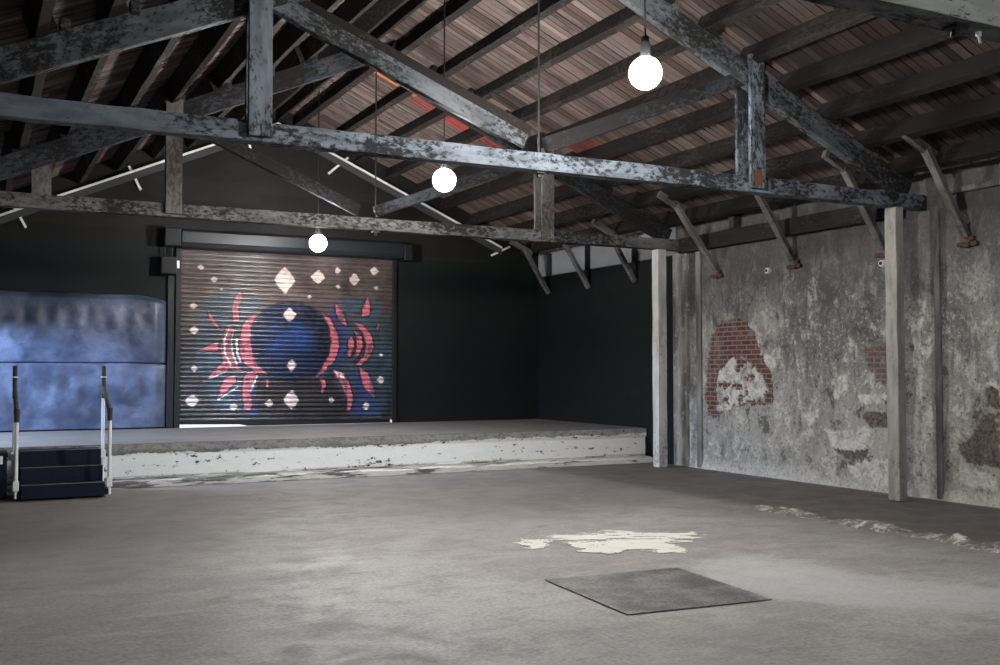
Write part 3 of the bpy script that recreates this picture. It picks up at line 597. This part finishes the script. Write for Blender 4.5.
# ------------------------------------------------------------------ blue vinyl sheet on the back wall
t = empty('vinyl_sheet', (1.3, YB, ZS)); tag(t, 'shiny blue vinyl sheet hung over the back wall left of the shutter', 'sheet')
def sheet(nm, x0, x1, z0, z1, base, top_round, seed):
    xs = np.linspace(x0, x1, 170); zs = np.linspace(z0, z1, 90); X, Z = np.meshgrid(xs, zs, indexing='ij')
    u = (Z - z0) / (z1 - z0)
    rag = .02 * fbm(X * 2, X * 0, seed)
    ph = X * 2 * math.pi / .31 + 1.6 * fbm(X * .9, Z * .5, seed + 1) + (Z - z0) * 1.1
    env = np.exp(-((u - .62) / .20) ** 2)
    y = base + .045 * fbm(X * 1.1, Z * 1.1, seed + 2, 4) * np.sin(np.pi * u) ** .5 + .0085 * env * np.sin(ph) * (1 + fbm(X * .8, Z * .8, seed + 7)) + .010 * fbm(X * 5, Z * 5, seed + 3)
    y += top_round * np.sin(np.pi * np.clip(u, 0, 1)) ** .7
    ex = np.clip((x1 - X) / .18, 0, 1) * np.clip((X - x0) / .18, 0, 1); tz = np.clip((1 - u) / .08, 0, 1)
    y = y * (ex ** .5) * tz ** .5 + .012
    Z2 = Z - .10 * (1 - np.clip((x1 - X) / .5, 0, 1)) ** 2 * (u ** 2) + rag * u ** 3
    o = grid_obj(nm, np.stack([X, YB - y, Z2], -1), M_vinyl, parent=t)
    md = o.modifiers.new('thick', 'SOLIDIFY'); md.thickness = .004; md.offset = 0
sheet('lower_sheet', XL + .02, 3.03, ZS + .02, 1.76, .05, .02, 41)
sheet('upper_sheet', XL + .02, 3.02, 1.70, 2.86, .08, .08, 51)
m = MB(); m.beam((XL + .03, YB - .075, 1.715), (2.98, YB - .07, 1.70), .02, .02, jit=.004); m.build('seam_batten', M_foam, t)

# ------------------------------------------------------------------ roller shutter with painted mural
t = empty('roller_shutter', (5.2, YB, ZS)); tag(t, 'closed corrugated roller shutter painted with a crab-like blue and pink mural', 'shutter')
sx0, sx1, sz0, sz1 = 3.25, 7.21, .665, 3.72
NS = 37; nx = 330; kn = np.array([0, .10, .16, .22, .32, .45, .6, .75, .88, .96]); per = len(kn)
xs = np.linspace(sx0, sx1, nx); tr = np.append((np.arange(NS)[:, None] + kn[None, :]).ravel(), NS); zs = sz0 + (sz1 - sz0) * tr / NS
X, Z = np.meshgrid(xs, zs, indexing='ij'); T = np.broadcast_to(tr % 1.0, X.shape)
prof = np.where(T < .12, -.012, .002 + .030 * np.clip(np.sin(np.pi * (T - .12) / .88), 0, 1) ** .75)
tilt = .055 * (1 - (X - sx0) / (sx1 - sx0)); Zt = Z - (.055 - tilt) * (1 - (Z - sz0) / (sz1 - sz0))
P = np.stack([X, YB - .03 - prof, Zt], -1)
n1 = fbm(X * 2.2, Z * 2.2, 61); n2 = fbm(X * 9, Z * 9, 62); wx = X + .012 * n2; wz = Z + .012 * fbm(X * 9, Z * 9, 63)
C = np.zeros(X.shape + (3,)); hgt = np.clip((Z - 1.9) / 1.0, 0, 1)[..., None]
C[:] = (.032, .031, .037); C = C * (1 - hgt) + np.array((.072, .055, .053)) * hgt
C *= (1 + .55 * n1 + .3 * n2)[..., None].clip(.25)
blot = ((fbm(X * 3.2, Z * 3.2, 64) > .12)[..., None]) * .22; C = C * (1 - blot)
def paint(mask, col, a=1., var=.25, worn=True):
    if worn: mask = mask * np.clip(1.05 - 1.1 * np.clip(fbm(X * 14, Z * 5, 68) - .08, 0, 1) * 3, .35, 1)
    f = (mask * a)[..., None]; v = (1 + var * n2 + var * n1)[..., None].clip(.2)
    C[:] = C * (1 - f) + np.array(col) * v * f
def polys(key, col, a=1., var=.25, warp=1.):
    mk = np.zeros_like(X)
    for p in MUR[key]: mk = np.maximum(mk, inside(X + (wx - X) * warp, Z + (wz - Z) * warp, p).astype(float))
    paint(mk, col, a, var)
def ells(key, col, a=1., diamond=False, soft=0.):
    for cx, cz, rx, rz in MUR[key]:
        dx, dz_ = np.abs(wx - cx) / rx, np.abs(wz - cz) / rz
        r = (dx ** 1.15 + dz_ ** 1.15) if diamond else np.sqrt(dx * dx + dz_ * dz_)
        mk = np.clip((1 - r) / soft, 0, 1) if soft else (r < 1).astype(float)
        paint(mk, col, a, .25, not diamond)
lowb = (np.clip(1 - np.hypot((X - 5.3) / .95, (Z - 1.0) / .55), 0, 1) > 0).astype(float) * (Z < 1.42); paint(lowb * (fbm(X * 5, Z * 5, 66) > -.1), (.022, .02, .02), .9)
polys('teal', (.030, .055, .075), .8, .5, 3.); polys('blue', (.03, .045, .13), .9)
for e_ in MUR['ball']: paint((np.hypot((wx - e_[0]) / e_[2], (wz - e_[1]) / e_[3]) < 1.05).astype(float), (.008, .009, .014), .9)
ells('ball', (.008, .016, .045)); ells('black', (.008, .010, .016), .9, False, .4); ells('glow', (.016, .045, .16), .9, False, .7)
ol = np.zeros_like(X)
for p in MUR['pink'] + MUR['rose']:
    for ox, oz in ((.035, 0), (-.035, 0), (0, .028), (0, -.028)): ol = np.maximum(ol, inside(wx + ox, wz + oz, p).astype(float))
paint(ol, (.012, .012, .018), .9, .2)
mk = np.zeros_like(X)
for p in MUR['rose']: mk = np.maximum(mk, inside(wx, wz, p).astype(float))
paint(mk, (.27, .09, .11), 1., .3); polys('pink', (.42, .115, .15)); polys('white', (.72, .62, .62), 1., .1, .3)
# darker shaded stripe of paint inside the big crescents' outer edge
ells('diamond', (.52, .43, .40), 1., True)
C = C.clip(.004, .9)
grid_obj('shutter_curtain', P, M_shutter, {'mural': C}, parent=t)
m = MB(); m.prism([(sx0, .69), (sx1, .615), (sx1, .573), (4.45, .576), (4.3, .607), (sx0, .628)], 'y', YB - .05, YB - .01); m.build('bottom_bar', M_blackbox, t, .004)
for xx in (sx0 - .03, sx1 + .02): MB().box((xx - .045, YB - .07, ZS + .003), (xx + .045, YB - .003, 3.72)).build('guide_rail', M_blackbox, t, .006)
m = MB(); m.prism([(YB - .30, 3.78), (YB - .26, 3.70), (YB - .06, 3.68), (YB, 3.70), (YB, 4.02), (YB - .27, 4.0), (YB - .30, 3.96)], 'x', sx0 - .02, sx1 + .12); m.build('roller_hood', M_hood, t, .01)
m = MB(); m.cyl((sx0 + .02, YB - .13, 3.73), (sx1 - .02, YB - .13, 3.73), .06, seg=20); m.build('roller_tube', M_blackbox, t)
m = MB(); m.box((2.94, YB - .30, 3.70), (3.22, YB, 4.02)); m.build('motor_box', M_blackbox, t, .02)
m = MB(); m.box((7.34, YB - .28, 3.66), (7.52, YB, 3.98)); m.build('end_box', M_blackbox, t, .02)
m = MB(); m.box((2.90, YB - .20, 3.22), (3.17, YB, 3.53)); m.build('control_box', M_blackbox, t, .02)
for xx in (2.98, 3.10): MB().cyl((xx, YB - .10, 3.52), (xx, YB - .10, 3.72), .012, seg=8).build('conduit', M_iron, t)
MB().box((3.19, YB - .078, 3.34), (3.23, YB - .07, 3.47)).build('sticker', M_sticker, t)
MB().box((7.15, YB - .065, .575), (7.22, YB - .045, .63)).build('floor_lock', M_tube, t, .005)
MB().beam((3.10, YB - .03, ZS + .003), (3.10, YB - .03, 3.2), .11, .04, (0, 1, 0)).build('side_board', M_blackbox, t, .005)

# ------------------------------------------------------------------ things on the floor
pl = MB(); pl.prism([(3.83, 6.71), (4.99, 6.63), (4.87, 5.42), (3.75, 5.51)][::-1], 'z', .001, .006)
tag(pl.build('floor_plate', M_tread, None, .003), 'square dark steel floor plate with raised tread in the foreground', 'floor plate')
xs = np.arange(4.2, 6.5, .012); ys = np.arange(7.1, 8.7, .012); X, Y = np.meshgrid(xs, ys, indexing='ij')
U_ = .889 * X - .458 * Y; V_ = .458 * X + .889 * Y
n_ = fbm(U_ * 2.6, V_ * 5.5, 71, 7, .66); n2_ = fbm(U_ * 2.6, V_ * 5.5, 72, 7, .66)
mk = inside(X + .20 * n_ + .06 * n2_, Y + .28 * n2_, FM['spill'][0]) & (fbm(U_ * 2.2, V_ * 7, 73, 7, .66) > -.27)
keep = mk[:-1, :-1]
o = grid_obj('paint_spill', np.stack([X, Y, .003 + .001 * n_], -1), M_spill, keep=keep)
md = o.modifiers.new('thick', 'SOLIDIFY'); md.thickness = .002
tag(o, 'splash of dried white paint on the concrete floor behind the steel plate', 'paint stain')
for i, (p, nl) in enumerate(zip(FM['rub'], ('farthest piece', 'middle piece', 'nearest piece at right edge'))):
    A = np.array(p); x0, y0_ = A.min(0); x1, y1_ = A.max(0)
    xs = np.arange(x0 - .1, x1 + .1, .03); ys = np.arange(y0_ + .03, y1_ - .03, .03); X, Y = np.meshgrid(xs, ys, indexing='ij')
    y0_ += .04; y1_ -= .04; cx = (A[:, 0].mean() + (Y - A[:, 1].mean()) * (-.02)); r = np.abs(X - 8.05 - .10 * fbm(Y * 1.1, Y * 0, 80)) / (.16 + .09 * fbm(Y * 2, Y * 0, 81 + i))
    e = np.clip((Y - y0_) / .25, 0, 1) * np.clip((y1_ - Y) / .25, 0, 1)
    Zr = (np.clip(1 - r, 0, 1) ** .6) * e * (.055 + .06 * fbm(X * 4, Y * 4, 82 + i) + .04 * fbm(X * 14, Y * 14, 85)) - .006
    keep = (Zr[:-1, :-1] > -.0055) | (Zr[1:, 1:] > -.0055)
    o = grid_obj('concrete_stub', np.stack([X, Y, Zr], -1), M_rubble, smooth=False, keep=keep)
    tag(o, f'low broken concrete strip on floor along right wall, {nl}', 'rubble', 'broken concrete line on the floor')

# small wall fittings
for yy, zz_, nl in ((11.6, 3.02, 'between the two right knee braces'), (9.47, 2.93, 'just left of the near post')):
    t = empty('wall_insulator', (XR, yy, zz_)); tag(t, f'small white fitting high on plaster wall, {nl}', 'fitting')
    m = MB(); m.cyl((XR + .01, yy, zz_), (XR - .06, yy, zz_), .05, .04); m.build('porcelain_body', M_ceram, t, .006)
    MB().cyl((XR - .061, yy, zz_), (XR - .066, yy, zz_), .026, seg=12).build('cable_hole', M_blackbox, t)
t = empty('beam_hook', (5.2, Y0 - .0, 3.53)); tag(t, 'small white hook under the nearest roof beam at upper right', 'hook')
MB().cyl((5.2, Y0, 3.532), (5.2, Y0, 3.50), .016).build('hook_base', M_ceram, t)
MB().cyl((5.2, Y0, 3.50), (5.215, Y0, 3.46), .007).build('hook_tip', M_ceram, t)

# ------------------------------------------------------------------ light
def area(name, loc, to, sx, sy, power, col):
    l = D.lights.new(name, 'AREA'); l.shape = 'RECTANGLE'; l.size = sx; l.size_y = sy; l.energy = power; l.color = col
    o = D.objects.new(name, l); o.location = loc; o.rotation_euler = (Vector(to) - Vector(loc)).to_track_quat('-Z', 'Y').to_euler(); COL.objects.link(o); return o
area('doorway_daylight', (4.9, YN - 5, 3.4), (4.9, 6, 1.2), 11., 5.0, P_FRONT, (.93, .965, 1.))
area('stage_door_daylight', (XL - 2.2, 15.9, 2.70), (2.2, 18.4, 1.6), 1.4, .45, P_SIDE, (.50, .68, 1.))
w = D.worlds.new('daylight'); SC.world = w; w.use_nodes = True
w.node_tree.nodes['Background'].inputs[0].default_value = (.85, .92, 1., 1); w.node_tree.nodes['Background'].inputs[1].default_value = 1.3

# ------------------------------------------------------------------ camera
cd = D.cameras.new('camera'); cam = D.objects.new('camera', cd); COL.objects.link(cam); SC.camera = cam
cd.sensor_fit = 'HORIZONTAL'; cd.sensor_width = 36; cd.lens = 36 * FPX / 1000; cd.clip_start = .05; cd.clip_end = 200
mt = Matrix((CR, CU, -CF)).transposed().to_4x4(); mt.translation = CAM_LOC; cam.matrix_world = mt
vs_ = SC.view_settings; vs_.view_transform = 'Standard'; vs_.look = 'None'; vs_.gamma = 1; vs_.exposure = EXPO; vs_.use_curve_mapping = False
SC.cycles.use_denoising = True; SC.cycles.max_bounces = 6; SC.cycles.diffuse_bounces = 4
SC.cycles.sample_clamp_indirect = 6
